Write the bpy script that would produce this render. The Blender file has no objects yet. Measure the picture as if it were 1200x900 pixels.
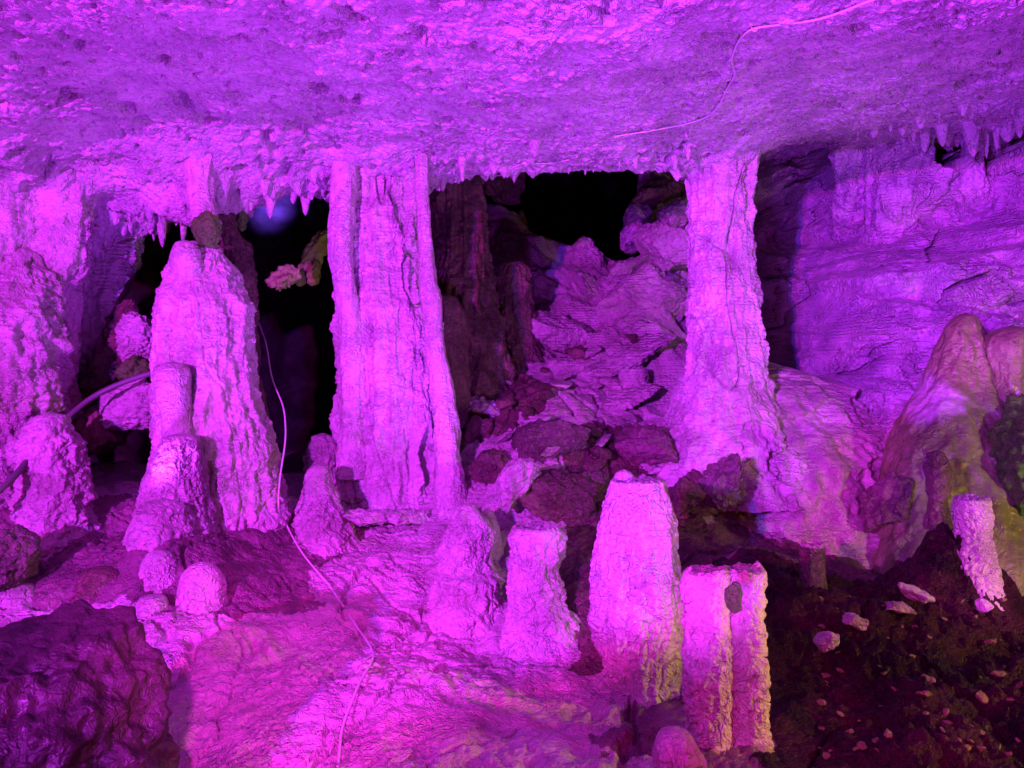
import bpy, math, random
import numpy as np

random.seed(7)
scene = bpy.context.scene
COL = scene.collection
F = 900.0                       # focal length in photo pixels (1200 wide)
CZ = 1.5                        # eye height above datum


def at(px, py, Y):
    return ((px - 600) / F * Y, Y, CZ - (py - 450) / F * Y)


# ------------------------------------------------------------------ noise
_rng = np.random.default_rng(11)
PERM = np.concatenate([_rng.permutation(256)] * 3).astype(np.int64)
_g = _rng.normal(size=(256, 3))
GRAD = _g / np.linalg.norm(_g, axis=1, keepdims=True)


JIT = GRAD * 0.5 + 0.5


def pn(P):
    """gradient noise, P (n,3) -> (n,) about -0.8..0.8"""
    Pi = np.floor(P).astype(np.int64)
    f = P - Pi
    Pi &= 255
    u = f * f * f * (f * (f * 6 - 15) + 10)
    out = 0
    for dx in (0, 1):
        wx = u[:, 0] if dx else 1 - u[:, 0]
        a = PERM[Pi[:, 0] + dx]
        for dy in (0, 1):
            wy = u[:, 1] if dy else 1 - u[:, 1]
            b = PERM[(a + Pi[:, 1] + dy)]
            for dz in (0, 1):
                wz = u[:, 2] if dz else 1 - u[:, 2]
                h = PERM[(b + Pi[:, 2] + dz)] & 255
                gr = GRAD[h]
                d = gr[:, 0] * (f[:, 0] - dx) + gr[:, 1] * (f[:, 1] - dy) + gr[:, 2] * (f[:, 2] - dz)
                out = out + wx * wy * wz * d
    return out * 1.5


def fbm(P, o=4, g=0.5, l=2.03):
    s, a, r = 0, 1.0, P
    for i in range(o):
        s = s + a * pn(r + 17.3 * i)
        a *= g
        r = r * l
    return s


def ridge(P, o=3, g=0.5):
    s, a, r = 0, 1.0, P
    for i in range(o):
        s = s + a * (1 - 2 * np.abs(pn(r + 9.1 * i)))
        a *= g
        r = r * 2.07
    return s


def worley(P, seed=0):
    """distance to nearest feature point (F1) and the second (F2)"""
    Pi = np.floor(P).astype(np.int64)
    f = P - Pi
    d1 = np.full(len(P), 9.0)
    d2 = np.full(len(P), 9.0)
    flat = bool(np.all(P[:, 2] == P[0, 2]))
    hx = [PERM[(Pi[:, 0] + dx + seed) & 255] for dx in (-1, 0, 1)]
    for dx in (-1, 0, 1):
        for dy in (-1, 0, 1):
            hy = PERM[(hx[dx + 1] + Pi[:, 1] + dy) & 255]
            for dz in ((0,) if flat else (-1, 0, 1)):
                o = JIT[PERM[(hy + Pi[:, 2] + dz) & 255]]
                d = (dx + o[:, 0] - f[:, 0]) ** 2 + (dy + o[:, 1] - f[:, 1]) ** 2
                if not flat: d += (dz + o[:, 2] - f[:, 2]) ** 2
                d2 = np.minimum(d2, np.maximum(d, d1))
                d1 = np.minimum(d1, d)
    return np.sqrt(d1), np.sqrt(d2)


def sstep(a, b, x):
    t = np.clip((x - a) / (b - a), 0, 1)
    return t * t * (3 - 2 * t)


def micro(S, fr=26.0, k=0.14):
    """worm-like grooves (0 ridge .. 1 groove) with patches where the crust is smoother"""
    a = np.abs(pn(S * fr + 1.3 * pn(S * fr * 0.45 + 7)[:, None]))
    return sstep(k, 0.0, a) * (0.35 + 0.9 * sstep(-0.3, 0.3, pn(S * 3.1 + 70)))


def bump1(x, c, w):
    return np.exp(-((x - c) / w) ** 2)


# ------------------------------------------------------------------ mesh helpers
def mesh_obj(name, V, Q, mat, parent=None, tris=None, loc=None):
    V = np.asarray(V, dtype=np.float32)
    if loc is not None:
        V = V - np.array(loc, dtype=np.float32)
    me = bpy.data.meshes.new(name)
    Q = np.asarray(Q, dtype=np.int32).reshape(-1, 4) if Q is not None and len(Q) else np.zeros((0, 4), np.int32)
    T = np.asarray(tris, dtype=np.int32).reshape(-1, 3) if tris is not None and len(tris) else np.zeros((0, 3), np.int32)
    nl = Q.size + T.size
    me.vertices.add(len(V))
    me.vertices.foreach_set('co', V.ravel())
    me.loops.add(nl)
    me.loops.foreach_set('vertex_index', np.concatenate([Q.ravel(), T.ravel()]))
    me.polygons.add(len(Q) + len(T))
    st = np.concatenate([np.arange(len(Q)) * 4, Q.size + np.arange(len(T)) * 3]).astype(np.int32)
    me.polygons.foreach_set('loop_start', st)
    me.update(calc_edges=True)
    me.validate()
    me.polygons.foreach_set('use_smooth', np.ones(len(me.polygons), dtype=bool))
    me.materials.append(mat)
    o = bpy.data.objects.new(name, me)
    COL.objects.link(o)
    if loc is not None:
        o.location = loc
    if parent is not None:
        o.parent = parent
        if loc is not None:
            o.location = np.array(loc) - np.array(parent.location)
    return o


def tag(o, label=None, cat=None, group=None, kind=None):
    if label: o['label'] = label
    if cat: o['category'] = cat
    if group: o['group'] = group
    if kind: o['kind'] = kind
    return o


def grid_faces(n, m, wrap=False):
    """n rows, m columns"""
    i = np.arange(n - 1)[:, None]
    j = np.arange(m if wrap else m - 1)[None, :]
    j2 = (j + 1) % m
    a = i * m + j
    b = i * m + j2
    c = (i + 1) * m + j2
    d = (i + 1) * m + j
    return np.stack([a, b, c, d], -1).reshape(-1, 4)


def tps(pts, lam=0.02):
    P = np.array([(p[0], p[1]) for p in pts])
    v = np.array([p[2] for p in pts])
    n = len(P)

    def ph(r2):
        return 0.5 * r2 * np.log(r2 + 1e-12)
    r2 = ((P[:, None] - P[None]) ** 2).sum(-1)
    A = np.zeros((n + 3, n + 3))
    A[:n, :n] = ph(r2) + lam * np.eye(n)
    A[:n, n] = 1
    A[:n, n + 1:] = P
    A[n, :n] = 1
    A[n + 1:, :n] = P.T
    w = np.linalg.solve(A, np.concatenate([v, np.zeros(3)]))

    def f(x, y):
        sh = np.shape(x)
        x = np.ravel(x); y = np.ravel(y)
        out = np.empty(len(x))
        for s in range(0, len(x), 40000):
            xx = x[s:s + 40000]; yy = y[s:s + 40000]
            r = (xx[:, None] - P[None, :, 0]) ** 2 + (yy[:, None] - P[None, :, 1]) ** 2
            out[s:s + 40000] = ph(r) @ w[:n] + w[n] + w[n + 1] * xx + w[n + 2] * yy
        return out.reshape(sh)
    return f


def lookup(f, x0, x1, n, y0, y1, m):
    xs_ = np.linspace(x0, x1, n); ys_ = np.linspace(y0, y1, m)
    gx_, gy_ = np.meshgrid(xs_, ys_)
    G = f(gx_, gy_)

    def g(x, y):
        u = np.clip((np.asarray(x, float) - x0) / (x1 - x0) * (n - 1), 0, n - 1.001)
        v = np.clip((np.asarray(y, float) - y0) / (y1 - y0) * (m - 1), 0, m - 1.001)
        i = u.astype(int); j = v.astype(int)
        a = u - i; b = v - j
        return (G[j, i] * (1 - a) + G[j, i + 1] * a) * (1 - b) + (G[j + 1, i] * (1 - a) + G[j + 1, i + 1] * a) * b
    return g


def hermite(ts, vals, t):
    """smooth interpolation with monotone-ish tangents"""
    ts = np.asarray(ts, float); vals = np.asarray(vals, float)
    d = np.diff(vals, axis=0) / np.diff(ts)[:, None]
    m = np.empty_like(vals)
    m[0] = d[0]; m[-1] = d[-1]
    for i in range(1, len(vals) - 1):
        a, b = d[i - 1], d[i]
        m[i] = np.where(a * b > 0, 2 * a * b / (a + b + 1e-12), 0)
    k = np.clip(np.searchsorted(ts, t, side='right') - 1, 0, len(ts) - 2)
    h = (ts[k + 1] - ts[k])[:, None]
    s = ((t - ts[k])[:, None]) / h
    return ((2 * s ** 3 - 3 * s ** 2 + 1) * vals[k] + (s ** 3 - 2 * s ** 2 + s) * h * m[k]
            + (-2 * s ** 3 + 3 * s ** 2) * vals[k + 1] + (s ** 3 - s ** 2) * h * m[k + 1])


# ------------------------------------------------------------------ materials
def rock_mat(name, c1, c2, rough=0.55, worm=1.0, scale=1.0, ripple=0.0, grain=1.0, spec=0.5, patch=None, pscale=2.2,
             plo=0.48, phi=0.6, pitted=0.0, vstretch=1.0):
    m = bpy.data.materials.new(name)
    m.use_nodes = True
    nt = m.node_tree
    N, L = nt.nodes, nt.links
    for n in list(N): N.remove(n)
    out = N.new('ShaderNodeOutputMaterial')
    b = N.new('ShaderNodeBsdfPrincipled')
    L.new(b.outputs[0], out.inputs[0])
    geo = N.new('ShaderNodeNewGeometry')
    mp = N.new('ShaderNodeMapping')
    mp.inputs['Scale'].default_value = (1, 1, vstretch)
    L.new(geo.outputs['Position'], mp.inputs['Vector'])
    pos = geo.outputs['Position']
    vec = mp.outputs[0]

    def noise(sc, det=3, dist=0.0, v=vec, rgh=0.55):
        n = N.new('ShaderNodeTexNoise')
        n.inputs['Scale'].default_value = sc
        n.inputs['Detail'].default_value = det
        n.inputs['Distortion'].default_value = dist
        n.inputs['Roughness'].default_value = rgh
        L.new(v, n.inputs['Vector'])
        return n.outputs['Fac']

    def math_(op, a, bb=None, c=None):
        n = N.new('ShaderNodeMath'); n.operation = op
        for k, v in enumerate((a, bb, c)):
            if v is None: continue
            if isinstance(v, (int, float)): n.inputs[k].default_value = v
            else: L.new(v, n.inputs[k])
        return n.outputs[0]

    def rampf(a, lo, hi):
        n = N.new('ShaderNodeMapRange'); n.interpolation_type = 'SMOOTHSTEP'
        L.new(a, n.inputs[0])
        n.inputs[1].default_value = lo; n.inputs[2].default_value = hi
        return n.outputs[0]

    def mixc(f, a, bb):
        n = N.new('ShaderNodeMix'); n.data_type = 'RGBA'
        L.new(f, n.inputs[0])
        for k, v in ((6, a), (7, bb)):
            if isinstance(v, tuple): n.inputs[k].default_value = (*v, 1)
            else: L.new(v, n.inputs[k])
        return n.outputs[2]
    big = noise(3.1 * scale, 5, 0.6, pos)
    col = mixc(rampf(big, 0.35, 0.65), c1, c2)
    fine = noise(38 * scale, 4, 0.3, pos, 0.7)
    dk = tuple(x * 0.42 for x in c2)
    col = mixc(rampf(fine, 0.54, 0.76), col, dk)
    if patch:
        pm = noise(pscale, 5, 0.4, pos)
        col = mixc(rampf(pm, plo, phi), col, patch)
    L.new(col, b.inputs['Base Color'])
    rr = noise(22 * scale, 3, 0, pos)
    mr = N.new('ShaderNodeMapRange'); L.new(rr, mr.inputs[0])
    mr.inputs[1].default_value = 0.3; mr.inputs[2].default_value = 0.7
    mr.inputs[3].default_value = max(0.05, rough - 0.18); mr.inputs[4].default_value = min(1, rough + 0.18)
    L.new(mr.outputs[0], b.inputs['Roughness'])
    b.inputs['Specular IOR Level'].default_value = spec
    # heights in metres
    wn = noise(24 * scale, 3.0, 1.6, vec, 0.5)
    w = math_('ABSOLUTE', math_('SUBTRACT', wn, 0.5))
    w = math_('MINIMUM', math_('MULTIPLY', w, 7.0), 1.0)
    rm = N.new('ShaderNodeMapRange'); L.new(noise(4.3, 3, 0.5, pos), rm.inputs[0])
    rm.inputs[1].default_value = 0.38; rm.inputs[2].default_value = 0.62; rm.inputs[3].default_value = 0.25; rm.inputs[4].default_value = 1.35
    w = math_('MULTIPLY', w, rm.outputs[0])
    w2 = noise(62 * scale, 2.0, 0.9, vec, 0.6)
    h = math_('ADD', math_('MULTIPLY', w, 0.0060 * worm / scale), math_('MULTIPLY', w2, 0.0085 * grain / scale))
    g = noise(190 * scale, 2.0, 0.0, pos, 0.6)
    h = math_('ADD', h, math_('MULTIPLY', g, 0.0022 * grain))
    if ripple:
        wv = N.new('ShaderNodeTexWave'); wv.wave_type = 'BANDS'; wv.bands_direction = 'Z'
        wv.inputs['Scale'].default_value = 13.0
        wv.inputs['Distortion'].default_value = 5.0
        wv.inputs['Detail'].default_value = 3.0
        wv.inputs['Detail Scale'].default_value = 2.0
        L.new(pos, wv.inputs['Vector'])
        msk = rampf(noise(2.2, 2, 0, pos), 0.4, 0.6)
        h = math_('ADD', h, math_('MULTIPLY', math_('MULTIPLY', wv.outputs['Fac'], msk), 0.008 * ripple))
    if pitted:
        v = N.new('ShaderNodeTexVoronoi'); v.inputs['Scale'].default_value = 30 * scale
        L.new(vec, v.inputs['Vector'])
        p = rampf(v.outputs['Distance'], 0.1, 0.45)
        h = math_('ADD', h, math_('MULTIPLY', p, 0.01 * pitted))
    bp = N.new('ShaderNodeBump')
    bp.inputs['Strength'].default_value = 1.0
    bp.inputs['Distance'].default_value = 1.0
    L.new(h, bp.inputs['Height'])
    L.new(bp.outputs[0], b.inputs['Normal'])
    return m


def plain_mat(name, c, rough=0.5, spec=0.5):
    m = bpy.data.materials.new(name)
    m.use_nodes = True
    nt = m.node_tree
    b = nt.nodes['Principled BSDF']
    n = nt.nodes.new('ShaderNodeTexNoise'); n.inputs['Scale'].default_value = 60
    g = nt.nodes.new('ShaderNodeNewGeometry')
    nt.links.new(g.outputs['Position'], n.inputs['Vector'])
    x = nt.nodes.new('ShaderNodeMix'); x.data_type = 'RGBA'
    nt.links.new(n.outputs['Fac'], x.inputs[0])
    x.inputs[6].default_value = (*[k * 0.75 for k in c], 1)
    x.inputs[7].default_value = (*[min(1, k * 1.2) for k in c], 1)
    nt.links.new(x.outputs[2], b.inputs['Base Color'])
    b.inputs['Roughness'].default_value = rough
    b.inputs['Specular IOR Level'].default_value = spec
    return m


M_CEIL = rock_mat('calcite_ceiling', (0.62, 0.56, 0.55), (0.46, 0.40, 0.42), 0.6, worm=1.0, pitted=0.6)
M_CALC = rock_mat('calcite_pale', (0.66, 0.60, 0.56), (0.50, 0.42, 0.40), 0.5, worm=1.1, ripple=0.4)
M_FLOW = rock_mat('flowstone', (0.55, 0.48, 0.46), (0.38, 0.30, 0.30), 0.5, worm=1.0, ripple=0.7)
M_FLOOR = rock_mat('flowstone_floor', (0.58, 0.50, 0.48), (0.42, 0.33, 0.33), 0.45, worm=0.9, ripple=0.5)
M_WALL = rock_mat('flowstone_wall', (0.62, 0.52, 0.56), (0.40, 0.28, 0.42), 0.42, worm=1.5, ripple=0.8, scale=0.8)
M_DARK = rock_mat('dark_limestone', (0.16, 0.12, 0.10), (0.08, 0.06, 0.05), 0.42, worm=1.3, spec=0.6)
M_BROWN = rock_mat('stained_shaded_flowstone', (0.19, 0.12, 0.09), (0.09, 0.055, 0.045), 0.45, worm=1.3)  # brown darkened to hold shade as well as stain
M_DEEP = rock_mat('deep_unlit_limestone', (0.05, 0.045, 0.05), (0.025, 0.022, 0.025), 0.7, worm=0.8)  # near-black colour stands in for the unlit depth
M_OCHRE_LIT = rock_mat('broken_warmlit_calcite', (0.10, 0.30, 0.03), (0.06, 0.20, 0.02), 0.6, worm=0.7)  # green-heavy colour puts white lamplight into the stone under the purple floods
M_TAN = rock_mat('smooth_warmlit_flowstone', (0.26, 0.30, 0.12), (0.17, 0.19, 0.07), 0.38, worm=0.3, grain=0.3, scale=0.6,
                 patch=(0.42, 0.36, 0.38), pscale=1.6, plo=0.5, phi=0.66)  # olive tan puts the warm light into the colour
M_BOULDER_SHADE = rock_mat('shaded_foreground_stone', (0.06, 0.026, 0.035), (0.014, 0.006, 0.008), 0.55, worm=0.25, scale=0.8, grain=0.5)  # the corner boulder's shade is put into this dark colour
M_SOIL = rock_mat('dark_wet_soil', (0.060, 0.010, 0.022), (0.012, 0.004, 0.006), 0.5, worm=1.5, grain=2.2, spec=0.25)
M_DIRT_SHADE = rock_mat('dirty_shaded_flowstone', (0.26, 0.14, 0.17), (0.12, 0.06, 0.075), 0.4, worm=0.9)  # dirt, darkened further to carry floor shade
M_STONE = rock_mat('orange_stone', (0.30, 0.24, 0.10), (0.2, 0.15, 0.06), 0.5, worm=0.6)
M_FLAKE = rock_mat('tan_flake', (0.36, 0.31, 0.17), (0.22, 0.18, 0.09), 0.6, worm=0.6)
M_CABLE = plain_mat('pale_cable_sheath', (0.66, 0.60, 0.62), 0.5)
M_PIPE = plain_mat('grey_conduit', (0.11, 0.10, 0.10), 0.5)


# ------------------------------------------------------------------ solids of revolution with real relief
FLOOR_PTS = []


def column(name, prof, mat, n=170, m=240, sec=None, flute=0.05, ffreq=9.0, rough=0.02, rfreq=8.0, lump=0.0, lfreq=14.0,
           ell=(1, 1), seed=0, top='round', bot='open', parent=None, tilt=(0, 0), fringe=0.0, base=None, yaw=0.0, rill=0.0,
           sq=0.12, rim=0.015, part=None, topmat=None, slot=0.0, crust=1.0):
    """prof: (px, py, depth, radius in px) from top to bottom."""
    C = np.array([at(p[0], p[1], p[2]) for p in prof])
    R = np.array([p[3] / F * p[2] for p in prof])
    seg = np.sqrt((np.diff(C, axis=0) ** 2).sum(1)) + 0.35 * np.abs(np.diff(R)) + 1e-4
    ts = np.concatenate([[0], np.cumsum(seg)])
    t = np.linspace(0, ts[-1], m)
    cr = hermite(ts, np.column_stack([C, R]), t)
    th = np.linspace(0, 2 * math.pi, n, endpoint=False)
    if sec is None:
        rho = np.ones(n)
    else:
        rho = np.zeros(n)
        dx, dy = np.cos(th + yaw), np.sin(th + yaw)
        for (cx, cy, r) in sec:
            pr = dx * cx + dy * cy
            disc = r * r - (cx * cx + cy * cy - pr * pr)
            v = np.where(disc > 0, pr + np.sqrt(np.maximum(disc, 0)), 0)
            rho = np.maximum(rho, v)
        rho = np.maximum(rho, 0.25)
        kw_ = max(1, n // 40)
        ker = np.hanning(2 * kw_ + 3)[1:-1]; ker /= ker.sum()
        rho = np.convolve(np.concatenate([rho[-kw_:], rho, rho[:kw_]]), ker, mode='valid')
    r = np.maximum(cr[:, 3], 1e-4)[:, None] * rho[None, :]
    X = cr[:, 0, None] + r * np.cos(th)[None] * ell[0]
    Yy = cr[:, 1, None] + r * np.sin(th)[None] * ell[1]
    Z = np.repeat(cr[:, 2, None], n, 1) + 0 * r
    P = np.stack([X, Yy, Z], -1).reshape(-1, 3)
    nx = np.repeat(np.cos(th)[None], m, 0).ravel(); ny = np.repeat(np.sin(th)[None], m, 0).ravel()
    rr = np.repeat(np.maximum(cr[:, 3], 1e-4)[:, None], n, 1).ravel()
    S = P + seed * 13.7
    lim = np.minimum(rr / 0.12, 1.0)
    d = flute * fbm(S * np.array([ffreq, ffreq, ffreq * sq]), 4, 0.55) * lim
    d += flute * 0.6 * (ridge(S * np.array([ffreq * 1.7, ffreq * 1.7, ffreq * sq * 1.3]), 2) - 0.6) * lim
    d += rough * fbm(S * rfreq, 5, 0.58) * lim
    if lump:
        f1, _ = worley(S * lfreq, seed)
        d += lump * (0.55 - f1) * 1.4 * lim
    if rill:
        d += 0.4 * rill * np.abs(pn(S * np.array([5, 5, 30.0]))) * lim
    d -= 0.0085 * crust * (0.35 + 0.9 * ((seed * 37) % 10) / 9) * micro(S * np.array([1, 1, 0.8]), 24) * lim
    if slot:
        d -= slot * sstep(0.36, 0.50, pn(S * np.array([5.5, 5.5, 1.3]) + 3)) * (rr > 0.1)
        d -= slot * 0.7 * sstep(0.03, 0.0, np.abs(pn(S * np.array([4.0, 4.0, 0.9]) + 40)))
    if top == 'cut':
        fall = np.repeat(np.minimum(np.arange(m) / (0.10 * m), 1)[:, None], n, 1).ravel()
        d = d * (0.35 + 0.65 * fall)
    P[:, 0] += nx * d * ell[0]
    P[:, 1] += ny * d * ell[1]
    P[:, 2] += 0.35 * rough * pn(S * rfreq * 1.3 + 5) * lim * (fall if top == 'cut' else 1)
    tip = None
    V = [P]
    Q = [grid_faces(m, n, True)[:, ::-1]]
    T = []
    cnt = len(P)
    if top in ('cut', 'round'):
        k = 10 if top == 'cut' else 3
        ring0 = P[:n]
        c0 = ring0.mean(0)
        rings = [ring0]
        for i in range(1, k + 1):
            s = 1 - i / (k + 0.35)
            ring = c0 + (ring0 - c0) * s
            if top == 'cut':
                ring[:, 2] += rim * math.sin(min(i, 2) / 2 * math.pi / 2) * (1 if i < 3 else 0.4) + (0.02 * pn(ring * 22 + seed) +
                    0.012 * pn(ring * 60 + seed)) * min(1, i / 2) * rim / 0.015 + tilt[0] * (ring[:, 0] - c0[0]) + tilt[1] * (ring[:, 1] - c0[1])
            else:
                ring[:, 2] += (1 - s) * 0.3 * R[0]
            rings.append(ring)
        rv = np.concatenate(rings + [rings[-1].mean(0)[None]])
        rq = grid_faces(k + 1, n, True)
        jj = np.arange(n)
        rt = np.stack([k * n + jj, k * n + (jj + 1) % n, np.full(n, (k + 1) * n)], -1)
        if top == 'cut':
            tip = (rv, rq, rt)
        else:
            V.append(rv); Q.append(rq + cnt); T.append(rt + cnt); cnt += len(rv)
    if bot == 'cap':
        st = (m - 1) * n
        c0 = P[st:st + n].mean(0)
        V.append(c0[None] + np.array([[0, 0, -0.3 * R[-1]]]))
        T.append(np.stack([st + (np.arange(n) + 1) % n, st + np.arange(n), np.full(n, cnt)], -1))
        cnt += 1
    V = np.concatenate(V)
    loc = tuple(C[-1])
    root = None
    if part is None and tip is not None and parent is None: part = 'shaft'
    if part and parent is None:
        root = bpy.data.objects.new(name, None); COL.objects.link(root)
        root.location = loc; root.empty_display_size = 0.1
        parent = root; name = part
    o = mesh_obj(name, V, np.concatenate(Q), mat, parent, np.concatenate(T) if T else None, loc)
    if tip is not None:
        mesh_obj('broken_top', tip[0], tip[1], topmat or M_FLOW, parent, tip[2], loc)
    if root is not None: o = root
    if base: FLOOR_PTS.append(base)
    return o


def rock(name, px, py, Y, sx, sy, sz, mat, rot=(0, 0, 0), seed=0, sub=5, cuts=9, rough=0.05, parent=None, boxy=0.0, fine=0.02):
    """broken boulder: sphere cut by planes, then weathered. sizes in metres (half extents)"""
    import bmesh
    bm = bmesh.new()
    bmesh.ops.create_icosphere(bm, subdivisions=sub, radius=1.0)
    V = np.array([v.co[:] for v in bm.verts])
    T = np.array([[v.index for v in f.verts] for f in bm.faces])
    bm.free()
    rg = np.random.default_rng(seed + 100)
    if boxy:
        V = V / (np.abs(V) ** (2 + 6 * boxy)).sum(1, keepdims=True) ** (1 / (2 + 6 * boxy))
    for k in range(cuts):
        nrm = rg.normal(size=3); nrm /= np.linalg.norm(nrm)
        h = rg.uniform(0.52, 0.85)
        dd = V @ nrm - h
        V = V - np.where(dd > 0, dd, 0)[:, None] * nrm * 0.93
    nv = V / np.linalg.norm(V, axis=1, keepdims=True)
    mean = (sx + sy + sz) / 3
    V = V * np.array([sx, sy, sz])
    S = V + seed * 7.7
    V = V + nv * (rough * mean * 2.2 * fbm(S * 2.2 / mean * 0.6, 4, 0.55) + fine * fbm(S * 22, 4, 0.6))[:, None]
    from mathutils import Euler
    Rm = np.array(Euler([math.radians(a) for a in rot]).to_matrix())
    V = V @ Rm.T
    c = at(px, py, Y)
    return mesh_obj(name, V + np.array(c), None, mat, parent, T, c)


def tube(name, pts, rad, mat, n=10, parent=None, wob=0.0, seed=0, per=14):
    P = np.array(pts, float)
    ts = np.concatenate([[0], np.cumsum(np.sqrt((np.diff(P, axis=0) ** 2).sum(1)))])
    t = np.linspace(0, ts[-1], per * (len(P) - 1) + 1)
    Cn = np.empty((len(t), 3))
    # catmull-rom style
    m = np.gradient(P, ts, axis=0)
    k = np.clip(np.searchsorted(ts, t, side='right') - 1, 0, len(ts) - 2)
    h = (ts[k + 1] - ts[k])[:, None]; s = (t - ts[k])[:, None] / h
    Cn = ((2 * s ** 3 - 3 * s ** 2 + 1) * P[k] + (s ** 3 - 2 * s ** 2 + s) * h * m[k]
          + (-2 * s ** 3 + 3 * s ** 2) * P[k + 1] + (s ** 3 - s ** 2) * h * m[k + 1])
    if wob:
        for a in range(3):
            Cn[:, a] += wob * pn(Cn * 6 + a * 31 + seed)
    T = np.gradient(Cn, axis=0); T /= np.linalg.norm(T, axis=1, keepdims=True)
    up = np.array([0.13, 0.21, 1.0])
    A = np.cross(T, up); A /= np.linalg.norm(A, axis=1, keepdims=True)
    B = np.cross(T, A)
    th = np.linspace(0, 2 * math.pi, n, endpoint=False)
    V = Cn[:, None] + rad * (np.cos(th)[None, :, None] * A[:, None] + np.sin(th)[None, :, None] * B[:, None])
    V = V.reshape(-1, 3)
    nn = len(Cn)
    V = np.concatenate([V, Cn[:1], Cn[-1:]])
    j = np.arange(n)
    T1 = np.stack([j, (j + 1) % n, np.full(n, nn * n)], -1)
    T2 = np.stack([(nn - 1) * n + (j + 1) % n, (nn - 1) * n + j, np.full(n, nn * n + 1)], -1)
    return mesh_obj(name, V, grid_faces(nn, n, True), mat, parent, np.concatenate([T1, T2]), tuple(P[-1]))


# ==================================================================== CEILING
def z_at(py, Y): return CZ - (py - 450) / F * Y
cp = [(600, 0, 2.75), (100, 0, 2.7), (1150, 0, 2.7), (600, 100, 3.5), (620, 192, 4.85), (450, 186, 4.8), (720, 196, 4.9),
      (300, 90, 3.6), (310, 205, 4.7), (210, 200, 4.6), (100, 150, 4.15), (30, 170, 4.0), (850, 172, 5.0), (950, 160, 5.6),
      (1100, 150, 5.1), (1200, 140, 4.7), (1050, 60, 3.4), (900, 100, 3.9), (390, 180, 4.7), (930, 172, 6.6), (1010, 165, 6.2)]
CP = [(at(*p)[0], p[2], at(*p)[2]) for p in cp]
CP += [(-6, -5, 4.4), (6, -5, 4.4), (0, -5, 4.5), (-6, 2, 3.4), (6, 2, 3.4), (0, 1, 3.25), (-3.5, 1, 3.3), (3.5, 1, 3.3), (-5, 5, 2.9), (6, 6, 3.3)]
f_ceil = lookup(tps(CP, 0.03), -8, 8, 260, -7, 15, 330)
lipx = [(-8, 4.6), (-3.2, 4.7), (-2.1, 4.95), (-1.2, 4.95), (-0.6, 5.1), (0.0, 4.95), (1.0, 5.02), (1.45, 5.3), (1.62, 7.6), (2.35, 7.4), (2.9, 5.9), (3.6, 5.2), (8, 5.0)]


def lip(x):
    return np.interp(x, [a for a, _ in lipx], [b for _, b in lipx])


def ceil_z(x, y):
    P = np.stack([x, y, np.zeros_like(x)], -1)
    z = f_ceil(x, y)
    L_ = lip(x) + 0.10 * fbm(P * np.array([2.3, 0, 1]) + 3, 4)
    z += 0.035 * fbm(P * 1.3 + 8, 3)
    z += 0.018 * fbm(P * np.array([5, 3.2, 1]) + 2, 4, 0.6)
    # coralloid popcorn
    f1, f2 = worley(P * 17)
    z -= 0.016 * np.clip(0.62 - f1, 0, 1) * (0.4 + 1.2 * np.clip(pn(P * 2.7) + .4, 0, 1))
    f1, f2 = worley(P * 34 + 7)
    z -= 0.010 * np.clip(0.62 - f1, 0, 1)
    z += 0.012 * micro(P, 21)
    # pits
    q = pn(P * 7.0 + 41); q2 = pn(P * 1.1 + 3)
    z += 0.09 * sstep(0.38, 0.52, q + 0.30 * q2)
    q = pn(P * 16.0 + 11)
    z += 0.05 * sstep(0.36, 0.50, q + 0.25 * q2)
    # hanging fringe just in front of the lip
    near = np.exp(-((y - (L_ - 0.10)) / 0.16) ** 2)
    sh = np.clip(ridge(P * np.array([7.5, 3.0, 1]) + 5, 2), 0, 2) * (0.5 + 1.6 * np.clip(pn(P * 1.9 + 33) + .3, 0, 1))
    z -= near * (0.02 + 0.035 * sh ** 2 * 0.5) * (1 + 1.2 * sstep(-0.3, -1.2, x))
    # lots of little teeth behind: a band 0.5 m deep
    band = sstep(L_ - 0.9, L_ - 0.2, y) * (y < L_ + .2)
    f1, _ = worley(P * 11 + 2)
    z -= band * 0.06 * np.clip(0.5 - f1, 0, 1) * sstep(-0.25, 0.35, pn(P * 3.3 + 19))
    for (fx, fy, fr, fd) in ((-0.82, 4.95, .42, .20), (1.38, 5.1, .32, .20), (-3.0, 4.6, .75, .26), (-2.55, 4.9, .4, .16), (-1.98, 4.55, .2, .16), (-1.78, 4.75, .2, .12), (2.9, 5.75, .3, .15)):
        q = np.sqrt((x - fx) ** 2 + (y - fy) ** 2)
        z -= fd * np.exp(-(q / fr) ** 2) * (0.8 + 0.5 * pn(P * 6))
    up = np.clip(y - L_, 0, None)
    z += np.where(up > 0, np.minimum(up * 4.5, 1.3 + up * 0.35), 0)
    # thicker hanging mass on the left, between the drapery and the tall cone
    z -= 0.10 * np.exp(-((x + 1.95) / 0.42) ** 2 - ((y - 4.55) / 0.35) ** 2)
    return z


xs = np.concatenate([np.linspace(-8, -3.4, 40, endpoint=False), np.linspace(-3.4, 3.9, 900, endpoint=False), np.linspace(3.9, 8, 40)])
ys = np.concatenate([np.linspace(-7, 2.2, 90, endpoint=False), np.linspace(2.2, 4.3, 330, endpoint=False),
                     np.linspace(4.3, 5.6, 260, endpoint=False), np.linspace(5.6, 7.6, 90, endpoint=False), np.linspace(7.6, 15, 20)])
GX, GY = np.meshgrid(xs, ys)
Z = ceil_z(GX.ravel(), GY.ravel())
o = mesh_obj('cave_ceiling', np.stack([GX.ravel(), GY.ravel(), Z], -1), grid_faces(len(ys), len(xs))[:, ::-1], M_CEIL)
tag(o, kind='structure')

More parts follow.
